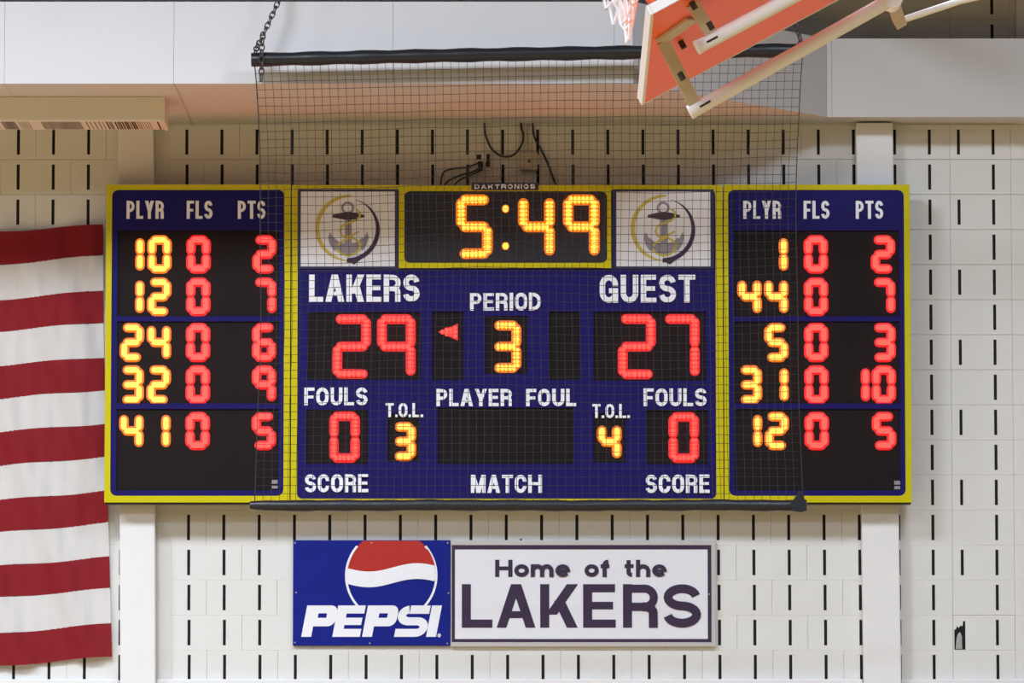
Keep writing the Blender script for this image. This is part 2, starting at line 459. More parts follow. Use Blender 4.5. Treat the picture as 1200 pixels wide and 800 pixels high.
def glyph(ch, W, H, t):
    h = t / 2; l, r, bt, u, md = h, W - h, h, H - h, H / 2
    th = t * 0.9
    if ch == 'I': return [R4(0, 0, W, H)]
    if ch == '.': return [R4(0, 0, W, t)]
    if ch == 'L': return [R4(0, 0, t, H), R4(t, 0, W, th)]
    if ch == 'E': return [R4(0, 0, t, H), R4(t, 0, W, th), R4(t, H - th, W * 0.98, H), R4(t, md - th * 0.42, W * 0.92, md + th * 0.5)]
    if ch == 'F': return [R4(0, 0, t, H), R4(t, H - th, W, H), R4(t, md - th * 0.6, W * 0.9, md + th * 0.35)]
    if ch == 'T': return [R4(W / 2 - h, 0, W / 2 + h, H - th), R4(0, H - th, W, H)]
    if ch == 'H': return [R4(0, 0, t, H), R4(W - t, 0, W, H), R4(t, md - th / 2, W - t, md + th / 2)]
    if ch == 'A':
        k = t * 1.08; a = W / 2 - k * 0.52
        zc = H * 0.22; wl = (W / 2 - k / 2) * zc / H
        return [bar(0, 0, a, H, k), bar(W - k, 0, W - a - k, H, k), R4(a * 0.2 + k * 0.5, zc, W - a * 0.2 - k * 0.5, zc + th * 0.85)]
    if ch == 'M':
        k = t * 0.85
        return [R4(0, 0, t * 0.95, H), R4(W - t * 0.95, 0, W, H), bar(W / 2 - k * 0.6, 0, 0, H, t * 1.15), bar(W / 2 - k * 0.6, 0, W - t * 1.15, H, t * 1.15)]
    if ch == 'N': return [R4(0, 0, t, H), R4(W - t, 0, W, H), bar(W - t * 1.1, 0, 0, H, t * 1.1)]
    if ch == 'K': return [R4(0, 0, t, H), bar(t * 0.6, H * 0.30, W - t * 1.25, H, t * 1.25), bar(W - t * 1.25, 0, W * 0.36, H * 0.62, t * 1.2)]
    if ch == 'Y':
        return [R4(W / 2 - h, 0, W / 2 + h, H * 0.44), bar(W / 2 - h, H * 0.40, 0, H, t * 1.06), bar(W / 2 - h, H * 0.40, W - t * 1.06, H, t * 1.06)]
    if ch in 'PR':
        mid = H * 0.46 if ch == 'P' else H * 0.48
        ry = (u - mid) / 2; rx = min(ry, (r - l) * 0.62)
        path = [(t * 0.6, u)] + arc(r - rx, (u + mid) / 2, rx, ry, 90, -90, 10) + [(t * 0.6, mid)]
        out = [R4(0, 0, t, H)] + stroke(path, th)
        if ch == 'R':
            out += stroke([(W * 0.55, mid)] + arc(W * 0.62, mid - H * 0.14, r - W * 0.62 - t * 0.08, H * 0.14, 90, 0, 5) + [(r - t * 0.06, H * 0.1), (r - t * 0.06, 0)], t * 0.98)
        return out
    if ch == 'D':
        rx = min((r - l) * 0.75, (u - bt) / 2)
        return [R4(0, 0, t, H)] + stroke([(t * 0.6, u)] + arc(r - rx, u - rx, rx, rx, 90, 0, 6) + arc(r - rx, bt + rx, rx, rx, 0, -90, 6) + [(t * 0.6, bt)], t * 0.96)
    ra = (r - l) / 2; rb = min(ra * 1.15, (u - bt) / 2)
    cx = W / 2
    if ch in 'O0': return stroke(arc(cx, u - rb, ra, rb, 0, 180, 12) + arc(cx, bt + rb, ra, rb, 180, 360, 12), t, True)
    if ch == 'C': return stroke([(r, u - rb - H * 0.02)] + arc(cx, u - rb, ra, rb, 0, 180, 12) + arc(cx, bt + rb, ra, rb, 180, 360, 12) + [(r, bt + rb + H * 0.02)], t)
    if ch == 'G':
        return stroke([(r, u - rb - H * 0.04)] + arc(cx, u - rb, ra, rb, 0, 180, 12) + arc(cx, bt + rb, ra, rb, 180, 345, 12), t) + [R4(W - t * 0.95, 0, W, H * 0.52), R4(cx, H * 0.52 - th, W, H * 0.52)]
    if ch == 'U': return stroke([(l, H), (l, bt + rb)] + arc(cx, bt + rb, ra, rb, 180, 360, 12) + [(r, H)], t)
    if ch == 'S':
        ry = (u - bt) / 4
        return stroke(arc(cx, u - ry, ra * 0.97, ry, 8, 262, 16) + arc(cx, bt + ry, ra, ry, 82, -172, 16), t * 0.97)
    # lower case, x height 0.74
    x = H * 0.74; ux = x - h
    if ch == 'o': return stroke(arc(cx, x / 2, ra, (ux - bt) / 2, 0, 360, 20)[:-1], t, True)
    if ch == 'e': return stroke(arc(cx, x / 2, ra, (ux - bt) / 2, 0, 325, 20), t * 0.95) + [R4(l, x / 2 - th * 0.34, W, x / 2 + th * 0.30)]
    if ch == 'm':
        rr = (W / 2 - h) / 2 * 0.95
        o_ = [R4(0, 0, t, x)]
        for k in (0, 1):
            x0 = h + k * (W - t) / 2; x1 = h + (k + 1) * (W - t) / 2
            o_ += stroke(arc((x0 + x1) / 2, ux - rr, (x1 - x0) / 2, rr, 170, 0, 8) + [(x1, 0)], t)
        return o_
    if ch == 'h':
        return [R4(0, 0, t, H)] + stroke(arc(cx, ux - ra * 0.9, ra, ra * 0.9, 170, 0, 8) + [(r, 0)], t)
    if ch == 'f': return stroke([(W * 0.42, 0), (W * 0.42, H * 0.72)] + arc(W * 0.42 + W * 0.36, H * 0.72, W * 0.36, H - h - H * 0.72, 180, 85, 6), t) + [R4(0, x - th, W * 0.92, x)]
    if ch == 't': return stroke([(W * 0.42, H * 0.98), (W * 0.42, H * 0.26)] + arc(W * 0.42 + W * 0.34, H * 0.26, W * 0.34, H * 0.26 - h, 180, 275, 6), t) + [R4(0, x - th, W * 0.95, x)]
    return []
WT = {'L': .82, 'E': .88, 'F': .84, 'T': .95, 'M': 1.25, 'P': .96, 'S': .97, 'A': 1.1, 'K': 1.04, 'Y': 1.06, 'G': 1.04, 'O': 1.02, 'C': 1.0, 'm': 1.55, 'f': .66, 't': .66, 'o': 1.0, 'e': 1.0, 'h': 1.0, 'H': 1.18}
def layout(text, x0, z0, x1, z1, t, gap, space=0.5):
    H = z1 - z0
    fixed = sum(t for c in text if c in 'I.') + gap * (len(text) - 1)
    wsum = sum(WT.get(c, 1.0) for c in text if c not in 'I. ') + space * text.count(' ')
    k = (x1 - x0 - fixed) / wsum; x = x0; polys = []
    for c in text:
        W = t if c in 'I.' else (space * k if c == ' ' else WT.get(c, 1.0) * k)
        polys += [[(x + a, z0 + q) for a, q in p] for p in glyph(c, W, H, t)]
        x += W + gap
    return polys
def lettering(name, polys, d, mat_, parent, th=0.002):
    m = MB()
    for i, p in enumerate(polys): m.prism(p, d - 0.0015, d + th + 0.00012 * i)
    return m.build(name, mat_, parent)

# ------------------------------------------------------------------ seven-segment digits
SEG = {'0': 'abcdef', '1': 'bc', '2': 'abged', '3': 'abgcd', '4': 'fgbc', '5': 'afgcd', '6': 'afgedc', '7': 'abc', '9': 'abfgc'}
def seg_lines(W, H, t):
    h = t / 2; md = H / 2; e = t * 0.98; q = t * 0.62
    return {'a': ((e, H - h), (W - e, H - h)), 'g': ((e, md), (W - e, md)), 'd': ((e, h), (W - e, h)),
            'b': ((W - h, md + q), (W - h, H - e)), 'c': ((W - h, e), (W - h, md - q)),
            'f': ((h, md + q), (h, H - e)), 'e': ((h, e), (h, md - q))}
def capsule(a, c, rad, n=5, pinch=1.0):
    a, c = Vector(a), Vector(c); d = (c - a).normalized(); ang = math.degrees(math.atan2(d.y, d.x))
    return arc(c.x, c.y, rad, rad, ang - 90, ang + 90, n) + arc(a.x, a.y, rad, rad, ang + 90, ang + 270, n)
def digit(ch, cell, t, d, parent, kind, beads=0):
    """cell = x0, z0, x1, z1; a lit digit: glow painted as a dim emissive rim, bright lamps on it"""
    x0, z0, x1, z1 = cell; W, H = x1 - x0, z1 - z0
    S = seg_lines(W, H, t); m = MB(); lens = t * 0.5 + 0.010  # lens: radius of the painted glow rim around each segment
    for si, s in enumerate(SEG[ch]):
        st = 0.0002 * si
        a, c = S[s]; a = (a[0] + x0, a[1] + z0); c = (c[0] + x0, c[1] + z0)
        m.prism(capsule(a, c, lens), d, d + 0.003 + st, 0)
        if not beads:
            m.dome(capsule(a, c, t * 0.45), d + 0.003, d + 0.022 + st, 0.97, 1)
        else:
            va, vc = Vector(a), Vector(c); dv = (vc - va).normalized(); nv = Vector((-dv.y, dv.x)); Ls = (vc - va).length
            va = va - dv * t * 0.12; Ls += t * 0.24
            m.dome(capsule(a, c, t * 0.38), d + 0.003, d + 0.017 + st, 0.98, 2)
            for i in range(beads):
                p = va + dv * Ls * i / (beads - 1); sp = Ls / (beads - 1) * 0.52
                m.dome([tuple(p + dv * sp * math.cos(k * math.pi / 4) + nv * t * 0.52 * math.sin(k * math.pi / 4)) for k in range(8)], d + 0.004, d + 0.024, 0.72, 1)
    mats = {'y': [M['led_y_halo'], M['led_yw'], M['led_y']], 'r': [M['led_r_halo'], M['led_rw'], M['led_r']]}[kind]
    return m.build('digit', mats, parent)

# ------------------------------------------------------------------ scoreboard
DB = 0.26                                        # front of the board, in front of the wall
Q = Plane2(DB, 400.0)
WIN = DB - 0.012
def window(parent, rc, mt='window'):
    m = MB(); x0, z0, x1, z1 = rc
    m.box(x0 - 0.002, -WIN, z0 - 0.002, x1 + 0.002, -WIN + 0.006, z1 + 0.002)
    return m.build('display_window', M[mt], parent)

def player_panel(x0, x1, fx, label, px_off, rows, head, marks):
    """x0, x1 cabinet edges; fx inner opening of the yellow frame"""
    base = empty('player_panel', ((Q.x(x0) + Q.x(x1)) / 2, -DB / 2, Q.z(590)))
    tag(base, label, 'scoreboard', 'player statistics panels of the scoreboard')
    m = MB(); a = Q.rect(x0, 216.3, x1, 588.5); m.box(a[0] + 0.002, -DB + 0.020, a[1] - 0.006, a[2] - 0.002, -0.12, a[3] - 0.002)
    m.build('cabinet', M['cabinet'], base)
    for fx_ in (0.35, 0.8):
        xr_ = a[0] + (a[2] - a[0]) * fx_; m = MB(); m.box(xr_ - .03, -0.122, a[1] + .1, xr_ + .03, -0.0042, a[3] - .1); m.build('mounting_rail', M['cabinet'], base)
    m = MB(); frame_ring(m, a, Q.rect(*fx), 0.036, DB - 0.014, DB + 0.004); m.build('yellow_frame', M['yellow'], base)
    o = base.children[-1] if base.children else None
    wins = [Q.rect(fx[0] + 7, 270, fx[2] - 6, 370.5), Q.rect(fx[0] + 7, 376.5, fx[2] - 6, 472.5), Q.rect(fx[0] + 7, 479, fx[2] - 6, 574.5)]
    m = MB(); f = Q.rect(*fx); plate_holes(m, (f[0] - 0.012, f[1] - 0.012, f[2] + 0.012, f[3] + 0.012), wins, WIN - 0.004, DB); m.build('blue_face', M['navy'], base)
    W = [window(base, w_) for w_ in wins]
    for txt, xa, xb in head:
        lettering('caption', layout(txt, Q.x(xa), Q.z(256.3), Q.x(xb), Q.z(235.2), 0.0180, 0.0095), DB, M['print'], base)
    for y0, y1, wi, cells in rows:
        for ch, xa, kd in cells:
            digit(ch, Q.rect(xa, y0, xa + 25, y1), Q.k * 7.3, WIN, W[wi], kd)
    bx, by = marks
    m = MB(); c = Q.rect(bx - 3.5, by - 5, bx + 3.5, by + 5)
    m.prism(R4(c[0], c[1] + (c[3] - c[1]) * .55, c[2], c[3]), WIN, WIN + 0.003); m.prism(R4(c[0], c[1], c[2], c[1] + (c[3] - c[1]) * .38), WIN, WIN + 0.003)
    m.build('badge', M['grey'], W[2])
    return base
YR = [(277.2, 318.4), (326.8, 368.2), (380.0, 422.0), (429.6, 471.6), (484.2, 525.2)]
def rows_for(data, cx):
    out = []
    for (y0, y1), wi, (pl, fl, pt) in zip(YR, (0, 0, 1, 1, 2), data):
        cells = []
        for i, ch in enumerate(pl.rjust(2)):
            if ch != ' ': cells.append((ch, cx[i], 'y'))
        cells.append((fl, cx[2], 'r'))
        for i, ch in enumerate(pt.rjust(2)):
            if ch != ' ': cells.append((ch, cx[3 + i], 'r'))
        out.append((y0, y1, wi, cells))
    return out
pL = player_panel(123.5, 340.0, (130.3, 222.5, 332.8, 580.8), 'scoreboard player panel overlapping the striped flag, fifth player number forty-one', 0,
    rows_for([('10', '0', '2'), ('12', '0', '7'), ('24', '0', '6'), ('32', '0', '9'), ('41', '0', '5')], (142, 173.6, 219.5, 266, 297)),
    [('PLYR', 147.3, 191.3), ('FLS', 218, 248.3), ('PTS', 278, 310.5)], (322.5, 567))
pR = player_panel(848.4, 1067.2, (853.8, 222.5, 1060.2, 580.8), 'scoreboard player panel away from the flag, second player number forty-four', 0,
    rows_for([('1', '0', '2'), ('44', '0', '7'), ('5', '0', '3'), ('31', '0', '10'), ('12', '0', '5')], (866.2, 897.4, 944.2, 992.8, 1023)),
    [('PLYR', 871.6, 916.2), ('FLS', 942.4, 972.8), ('PTS', 1003.7, 1035.9)], (1050.5, 568))
del pL['group'], pR['group']

sb = empty('scoreboard', (0, -DB / 2, Q.z(590)))
tag(sb, 'navy main scoreboard with yellow frame, game clock reading 5:49 and two anchor logos', 'scoreboard')
m = MB(); a = Q.rect(341.4, 216.8, 847.2, 587.5); m.box(a[0] + 0.002, -DB + 0.020, a[1] - 0.006, a[2] - 0.002, 0.0, a[3] - 0.002)
m.build('cabinet', M['cabinet'], sb)
m = MB(); frame_ring(m, a, Q.rect(348.6, 222.6, 838.8, 584.2), 0.03, DB - 0.014, DB + 0.004)
m.build('yellow_frame', M['yellow'], sb)
wp = {'home': (360.5, 365.5, 493.5, 445), 'arrow1': (506.5, 365, 543, 445), 'period': (568.5, 370, 618, 438), 'arrow2': (643.5, 365, 679, 445),
      'guest': (695.5, 365, 827, 446), 'hf': (359.5, 480, 431.5, 543.5), 'ht': (454.5, 484, 492, 541), 'pf': (513, 477.5, 672.5, 543.5),
      'gt': (695, 484, 733, 542), 'gf': (757, 480.5, 829, 544)}
holes = [Q.rect(*v) for v in wp.values()]
m = MB(); f = Q.rect(346.5, 221, 841, 585.5); plate_holes(m, f, holes, WIN - 0.004, DB); m.build('blue_face', M['navy'], sb)
WN = {k: window(sb, Q.rect(*v)) for k, v in wp.items()}
# seams between the face sheets
for sx0, sy0, sx1, sy1 in ((350, 316.3, 838, 317.2), (545.6, 318, 546.4, 356)):
    m = MB(); m.prism(R4(*Q.rect(sx0, sy0, sx1, sy1)), DB - 0.001, DB + 0.0012); m.build('face_seam', M['navy_dark'], sb)
CAP = [('LAKERS', 362, 491.8, 321.6, 353.5, .0315, .012), ('GUEST', 702.8, 815, 322, 354.6, .0315, .014), ('PERIOD', 550.8, 634, 343, 363.8, .0205, .0100),
       ('FOULS', 356.8, 431, 454, 474.8, .0205, .0100), ('FOULS', 754, 827.8, 455, 475.8, .0205, .0100), ('T.O.L.', 452, 496, 472.2, 488.6, .0150, .0065),
       ('T.O.L.', 694, 738, 473.3, 489.6, .0150, .0065), ('PLAYER', 511.5, 600, 455.5, 475.8, .0205, .0100), ('FOUL', 616.5, 675, 455.5, 475.8, .0205, .0100),
       ('SCORE', 357.8, 432, 555.6, 576.7, .0205, .0100), ('SCORE', 756.2, 831, 556, 577.5, .0205, .0100), ('MATCH', 552, 635, 556.2, 577.3, .0205, .0100)]
for txt, xa, xb, ya, yb, t, g in CAP:
    lettering('caption', layout(txt, Q.x(xa), Q.z(yb), Q.x(xb), Q.z(ya), t, g), DB, M['print'], sb)
# digits
for ch, x0, y0, x1, y1, t, kd, bd, wn in (('2', 391.4, 369.9, 432.7, 441.6, 7.6, 'r', 6, 'home'), ('9', 443.7, 369.9, 485, 441.6, 7.6, 'r', 6, 'home'),
        ('2', 726, 369.7, 766.7, 442, 7.6, 'r', 6, 'guest'), ('7', 777.6, 369.7, 818, 442, 7.6, 'r', 6, 'guest'),
        ('3', 577.4, 377.2, 609, 434.6, 7.8, 'y', 5, 'period'), ('0', 388, 483.8, 420, 540, 7.2, 'r', 5, 'hf'), ('0', 785, 484.6, 817, 540.2, 7.2, 'r', 5, 'gf'),
        ('3', 461, 496, 486, 538, 7.6, 'y', 0, 'ht'), ('4', 701.4, 496.6, 726.4, 538.4, 7.6, 'y', 0, 'gt')):
    digit(ch, Q.rect(x0, y0, x1, y1), Q.k * t, WIN, WN[wn], kd, bd)
# possession arrow
m = MB(); tri = [(513.2, 388.6), (536.6, 378.8), (536.6, 398.8)]
m.prism([(Q.x(px), Q.z(py)) for px, py in tri], WIN, WIN + 0.004, 0)
for j, n in enumerate((1, 2, 2, 3)):
    for i in range(n):
        cx, cz = 518.6 + j * 4.9, 388.6 + (i - (n - 1) / 2) * (4.6 if n < 3 else 5.0)
        m.dome([(Q.x(cx) + Q.k * 2.7 * math.cos(k * math.pi / 4), Q.z(cz) + Q.k * 2.7 * math.sin(k * math.pi / 4)) for k in range(8)], WIN + 0.003, WIN + 0.009, 0.6, 1)
m.build('possession_arrow', [M['led_r_halo'], M['led_rw']], WN['arrow1'])
# raised clock panel
m = MB(); frame_ring(m, Q.rect(467.2, 217.3, 716.3, 314.2), Q.rect(473.6, 224.2, 711.6, 308.3), 0.034, DB, DB + 0.02); m.build('clock_frame', M['yellow'], sb)
m = MB(); c = Q.rect(471, 221, 714, 311); m.box(c[0], -DB - 0.008, c[1], c[2], -DB + 0.003, c[3]); ck = m.build('clock_window', M['clockface'], sb)
for ch, x0 in (('5', 536), ('4', 609), ('9', 661.6)):
    digit(ch, Q.rect(x0, 230, x0 + 39.4, 301.8), Q.k * 8.8, DB + 0.008, ck, 'y', 6)
for cx, cy in ((592.5, 244.8), (592.5, 288.4)):
    m = MB(); p = lambda r_: [(Q.x(cx) + Q.k * r_ * math.cos(k * math.pi / 6), Q.z(cy) + Q.k * r_ * 1.1 * math.sin(k * math.pi / 6)) for k in range(12)]
    m.prism(p(4.6), DB + 0.008, DB + 0.012, 0); m.dome(p(3.6), DB + 0.0115, DB + 0.018, 0.8, 1); m.build('colon_dot', [M['led_y_halo'], M['led_yw']], ck)
# maker's plate on the top edge
m = MB(); c = Q.rect(552.5, 214.6, 631, 223.2); m.box(c[0], -DB - 0.026, c[1], c[2], -DB + 0.01, c[3]); pl = m.build('maker_plate', M['plate'], sb)
lettering('lettering', layout('DAKTRONICS', Q.x(556), Q.z(221.9), Q.x(627), Q.z(216.6), 0.0065, 0.009), DB + 0.026, M['print'], pl)
# the two anchor logo panels
def logo(px, py, gloss):
    """px, py: upper left corner of the white sheet"""
    fr = MB(); frame_ring(fr, Q.rect(px - 3.6, py - 2.4, px + 114.6, py + 90.5), Q.rect(px, py, px + 110.5, py + 87.8), 0.004, DB - 0.002, DB + 0.007)
    m = MB(); c = Q.rect(px, py, px + 110.5, py + 87.8); m.box(c[0] - .004, -DB - 0.004, c[1] - .004, c[2] + .004, -DB + 0.002, c[3] + .004)
    pn = m.build('logo_panel', M['white'], sb); fr.build('panel_border', M['navy_dark'], pn)
    S = 1 / 7.27
    def L(u, v): return (Q.x(px + (u - 88) * S), Q.z(py + (v - 100) * S))
    d = DB + 0.004
    def put(name, polys, mt, th=0.0015):
        mm = MB()
        for i, p in enumerate(polys): mm.prism([L(*q) for q in p], d - 0.001, d + th + 0.0001 * i)
        return mm.build(name, M[mt], pn)
    def crescent(a0, a1, r0, r1, wmax, n=26, p=0.8, cx=492, cy=420):
        out = []; pr = None
        for i in range(n + 1):
            s = i / n; a = math.radians(a0 + (a1 - a0) * s); rr = r0 + (r1 - r0) * s
            wd = wmax(s)
            cur = ((cx + (rr - wd) * math.cos(a), cy - (rr - wd) * math.sin(a)), (cx + rr * math.cos(a), cy - rr * math.sin(a)))
            if pr: out.append([pr[0], pr[1], cur[1], cur[0]])
            pr = cur
        return out
    put('gold_crescent', crescent(85, 268, 292, 272, lambda s: 34 * math.sin(math.pi * min(1, s * .93 + .07)) ** .6 + 2), 'gold')
    put('purple_crescent', crescent(76, -92, 258, 285, lambda s: 3 + 34 * math.sin(math.pi * .5 * min(1, s * 1.6)) ** 1.3) + [[(480, 690), (520, 665), (600, 680), (545, 722)]], 'purple')
    # anchor: ring, stock, shank, arms with flukes, rope
    put('anchor_ring', stroke(arc(488, 240, 46, 44, 0, 360, 18)[:-1], 20, True), 'grey')
    put('anchor_shank', [[(466, 320), (522, 320), (524, 600), (464, 600)]], 'grey')
    arms = []
    pr = None
    for i in range(21):
        a = math.radians(198 + 144 * i / 20); ro = 176; s = abs(i - 10) / 10
        o_ = (492 + 166 * math.cos(a), 470 - 172 * math.sin(a)); k = 76 - 34 * s
        i_ = (492 + (166 - k) * math.cos(a), 458 - (172 - k - 20) * math.sin(a))
        if pr: arms.append([pr[0], pr[1], i_, o_])
        pr = (o_, i_)
    arms += [[(338, 446), (322, 490), (335, 550), (378, 612), (392, 560), (418, 545), (372, 505)], [(655, 440), (668, 490), (652, 550), (612, 608), (600, 560), (578, 540), (626, 500)]]
    put('anchor_arms', arms, 'grey', 0.0013)
    put('anchor_stock', [[(357, 300), (440, 280), (490, 274), (550, 280), (632, 302), (632, 318), (550, 338), (490, 343), (440, 336), (357, 320)]], 'brown', 0.0022)
    rope = [(560, 250), (592, 278), (590, 320), (560, 345), (520, 362), (470, 378), (436, 400), (424, 440), (440, 478), (480, 490), (530, 470), (586, 440)]
    rope2 = [(392, 590), (430, 625), (490, 648), (550, 630), (592, 590), (598, 545), (560, 510), (510, 490), (450, 520), (400, 560)]
    put('anchor_rope', stroke(rope, 17) + stroke(rope2, 17), 'gold', 0.003)
    return pn
logo(352.0, 224.4, 0.3)
logo(722.4, 224.4, 0.4)

# ------------------------------------------------------------------ signs under the scoreboard
DS = 0.03
Q2 = Plane2(DS, 695.0)
sg = empty('soft_drink_sign', (Q2.x(436), -DS / 2, Q2.z(756.5))); tag(sg, 'dark blue soft drink sign with red, white and blue globe above slanted white letters', 'sign')
pr_ = Q2.rect(343.3, 632.8, 527.6, 756.4)
m = MB(); m.box(pr_[0], -DS, pr_[1], pr_[2], -0.0035, pr_[3]); o = m.build('sign_sheet', M['sign_blue'], sg)
bv = o.modifiers.new('bevel', 'BEVEL'); bv.width = 0.003; bv.segments = 1
def PL(u, v): return (Q2.x(340 + u / 5.335), Q2.z(620 + v / 5.335))
def pprint(name, polys, mt, th, parent=sg):
    mm = MB()
    for i, p in enumerate(polys): mm.prism([PL(*q) for q in p], DS - 0.001, DS + th + 0.00012 * i)
    return mm.build(name, M[mt], parent)
gc, gr = (632, 290), 289
def wave(u, v0, amp):
    s = (u - 350) / (912 - 350)
    return v0 + amp * math.sin(2 * math.pi * (s * 0.93 + 0.015))
def clip_y(u, r_): return max(70, gc[1] - math.sqrt(max(0, r_ * r_ - (u - gc[0]) ** 2)))
ring = [stroke(arc(gc[0], gc[1], gr - 7, gr - 7, a0, a1, 40), 14) for a0, a1 in ((52.3, -41), (127.7, 221))]
red, whi = [], []
nn = 48; rin = gr - 8
for i in range(nn):
    us = [gc[0] - rin + 2 * rin * k / nn for k in (i, i + 1)]
    def band(f0, f1):
        q = []
        for u in us:
            half = math.sqrt(max(0.0, rin * rin - (u - gc[0]) ** 2)); lo, hi = max(72, gc[1] - half), gc[1] + half
            q.append((min(max(f0(u), lo), hi), min(max(f1(u), lo), hi)))
        if q[0][1] - q[0][0] + q[1][1] - q[1][0] < 0.5: return None
        return [(us[0], q[0][0]), (us[1], q[1][0]), (us[1], q[1][1]), (us[0], q[0][1])]
    p = band(lambda u: 0, lambda u: wave(u, 238, 26))
    if p: red.append(p)
    p = band(lambda u: wave(u, 238, 26), lambda u: wave(u, 336, 26))
    if p: whi.append(p)
pprint('globe_red', red, 'sign_red', 0.0012)
pprint('globe_white', whi, 'print', 0.0014)
pprint('globe_ring', ring[0], 'print', 0.0018)
pprint('globe_ring', ring[1], 'print', 0.0018)
# slanted block letters, drawn upright and sheared
def shear(polys, u0, vb=672.0, vt=476.0, k=0.19):
    return [[(u0 + a + q * k, vb - q) for a, q in p] for p in polys]
HH = 196.0
def P_(w_): # wide P with a small slit counter
    return [R4(0, 0, 62, HH), R4(62, 147, w_ - 60, HH), R4(62, 66, w_ - 60, 119), R4(62, 119, 80, 147),
            [(w_ - 62, 66)] + arc(w_ - 46, 112, 46, 46, -90, 0, 6) + arc(w_ - 42, HH - 42, 42, 42, 0, 90, 6) + [(w_ - 62, HH)]]
def E_(w_):
    return [R4(0, 0, 62, HH), R4(62, 0, w_, 50), R4(62, 74, w_ - 6, 120), R4(62, 146, w_, HH)]
def S_(w_):
    t = 52
    return [R4(70, 144, w_ - 4, HH), R4(0, 0, w_ - 66, 50), R4(62, 72, w_ - 62, 122)] + stroke(arc(68, 134, 44, 36, 95, 268, 10), 50) + stroke(arc(w_ - 66, 61, 44, 36, 88, -92, 10), 50)
for gl in (shear(P_(196), 70), shear(E_(172), 264), shear(P_(196), 450), shear(S_(196), 650), shear([R4(0, 0, 62, HH)], 850)):
    pprint('letter', gl, 'print', 0.003)
pprint('registered_mark', stroke(arc(932, 663, 9, 10, 0, 360, 12)[:-1], 4, True) + [R4(928, 658, 936, 669)], 'print', 0.002)
for u, v in ((38, 395), (31, 708), (498, 712), (983, 713), (990, 398), (30, 85), (508, 84), (985, 85)):
    m = MB(); cx, cz = PL(u, v)
    m.dome([(cx + 0.006 * math.cos(k * math.pi / 4), cz + 0.006 * math.sin(k * math.pi / 4)) for k in range(8)], DS - 0.001, DS + 0.004, 0.6)
    m.build('screw', M['screw'], sg)

hs = empty('team_sign', (Q2.x(684), -DS / 2, Q2.z(757))); tag(hs, 'white metal sign with purple border and the words Home of the LAKERS', 'sign')
hr = Q2.rect(528.3, 633.2, 838.4, 757.0)
m = MB(); m.box(hr[0], -DS + 0.004, hr[1], hr[2], -0.0035, hr[3]); m.build('sign_sheet', M['white'], hs)
m = MB(); frame_ring(m, hr, Q2.rect(529.2, 638.4, 834.0, 752.4), 0.003, DS - 0.01, DS + 0.003); m.build('outer_trim', M['sign_edge'], hs)
m = MB(); frame_ring(m, Q2.rect(529.6, 638.8, 833.6, 752.0), Q2.rect(533.0, 643.4, 829.4, 748.4), 0.003, DS - 0.006, DS - 0.0015); m.build('purple_border', M['purple'], hs)
for ch, xa, xb in (('L', 541.2, 577), ('A', 582, 627.5), ('K', 633, 677.5), ('E', 683.3, 721.5), ('R', 730, 771.5), ('S', 777, 821.5)):
    lettering('letter', [[(Q2.x(xa) + u_, Q2.z(735.2) + v_) for u_, v_ in p] for p in glyph(ch, Q2.x(xb) - Q2.x(xa), Q2.z(684.2) - Q2.z(735.2), 0.052)], DS - 0.004, M['purple'], hs)
for txt, xa, xb in (('Home', 580.2, 668), ('of', 685, 715), ('the', 732, 781.2)):
    lettering('lettering', layout(txt, Q2.x(xa), Q2.z(675.8), Q2.x(xb), Q2.z(655.6), 0.0245, 0.010), DS - 0.004, M['purple'], hs)
for px, py in ((831.3, 696), (610.5, 632.0)):
    m = MB(); cx, cz = Q2.x(px), Q2.z(py)
    m.dome([(cx + 0.007 * math.cos(k * math.pi / 4), cz + 0.007 * math.sin(k * math.pi / 4)) for k in range(8)], DS - 0.008, DS + 0.006, 0.6)
    m.build('screw', M['screw'] if py > 650 else M['bolt'], hs)

# ------------------------------------------------------------------ flag
fl = empty('striped_flag', (PX(-60, 780, 0.06), -0.06, PZ(780, 0.06))); tag(fl, 'red and white striped flag hanging flat on block wall beside the scoreboard', 'flag')
YL = [271, 310, 351, 388, 428, 467, 506, 546, 586, 624, 663, 700, 742, 780]
YRt = [263, 299, 340, 377.5, 418, 456.5, 496, 535, 575, 613, 653, 690, 731, 770]
def flag_pt(px, k, s):
    t = px / 122.0
    y = (YL[k] + (YRt[k] - YL[k]) * t) * (1 - s) + (YL[k + 1] + (YRt[k + 1] - YL[k + 1]) * t) * s
    y += 1.1 * math.sin(px * 0.05 + k * 0.5)
    q = px * 0.8 - y * 0.28
    d = 0.046 + 0.019 * math.sin(q * 0.085) + 0.009 * math.sin(q * 0.19 + 1.3) + 0.004 * math.sin(px * 0.31 + y * 0.02)
    return P3(px, y, d)
NX = 84
for k in range(13):
    m = MB(); vs = []
    for j in range(7):
        s = j / 6.0
        for i in range(NX + 1):
            yk = YL[k] + 39 * s
            xr = 121.0 + 5.0 * min(1, max(0, (yk - 380) / 200.0)) + 5.0 * max(0, (yk - 590) / 180.0)
            px = -330 + (xr + 330) * i / NX
            vs.append(flag_pt(px, k, s))
    fs = [(j * (NX + 1) + i, (j + 1) * (NX + 1) + i, (j + 1) * (NX + 1) + i + 1, j * (NX + 1) + i + 1) for j in range(6) for i in range(NX)]
    m.add(vs, fs, 0, True)
    o = m.build('red_stripe' if k % 2 == 0 else 'white_stripe', M['flag_red'] if k % 2 == 0 else M['flag_white'], fl)

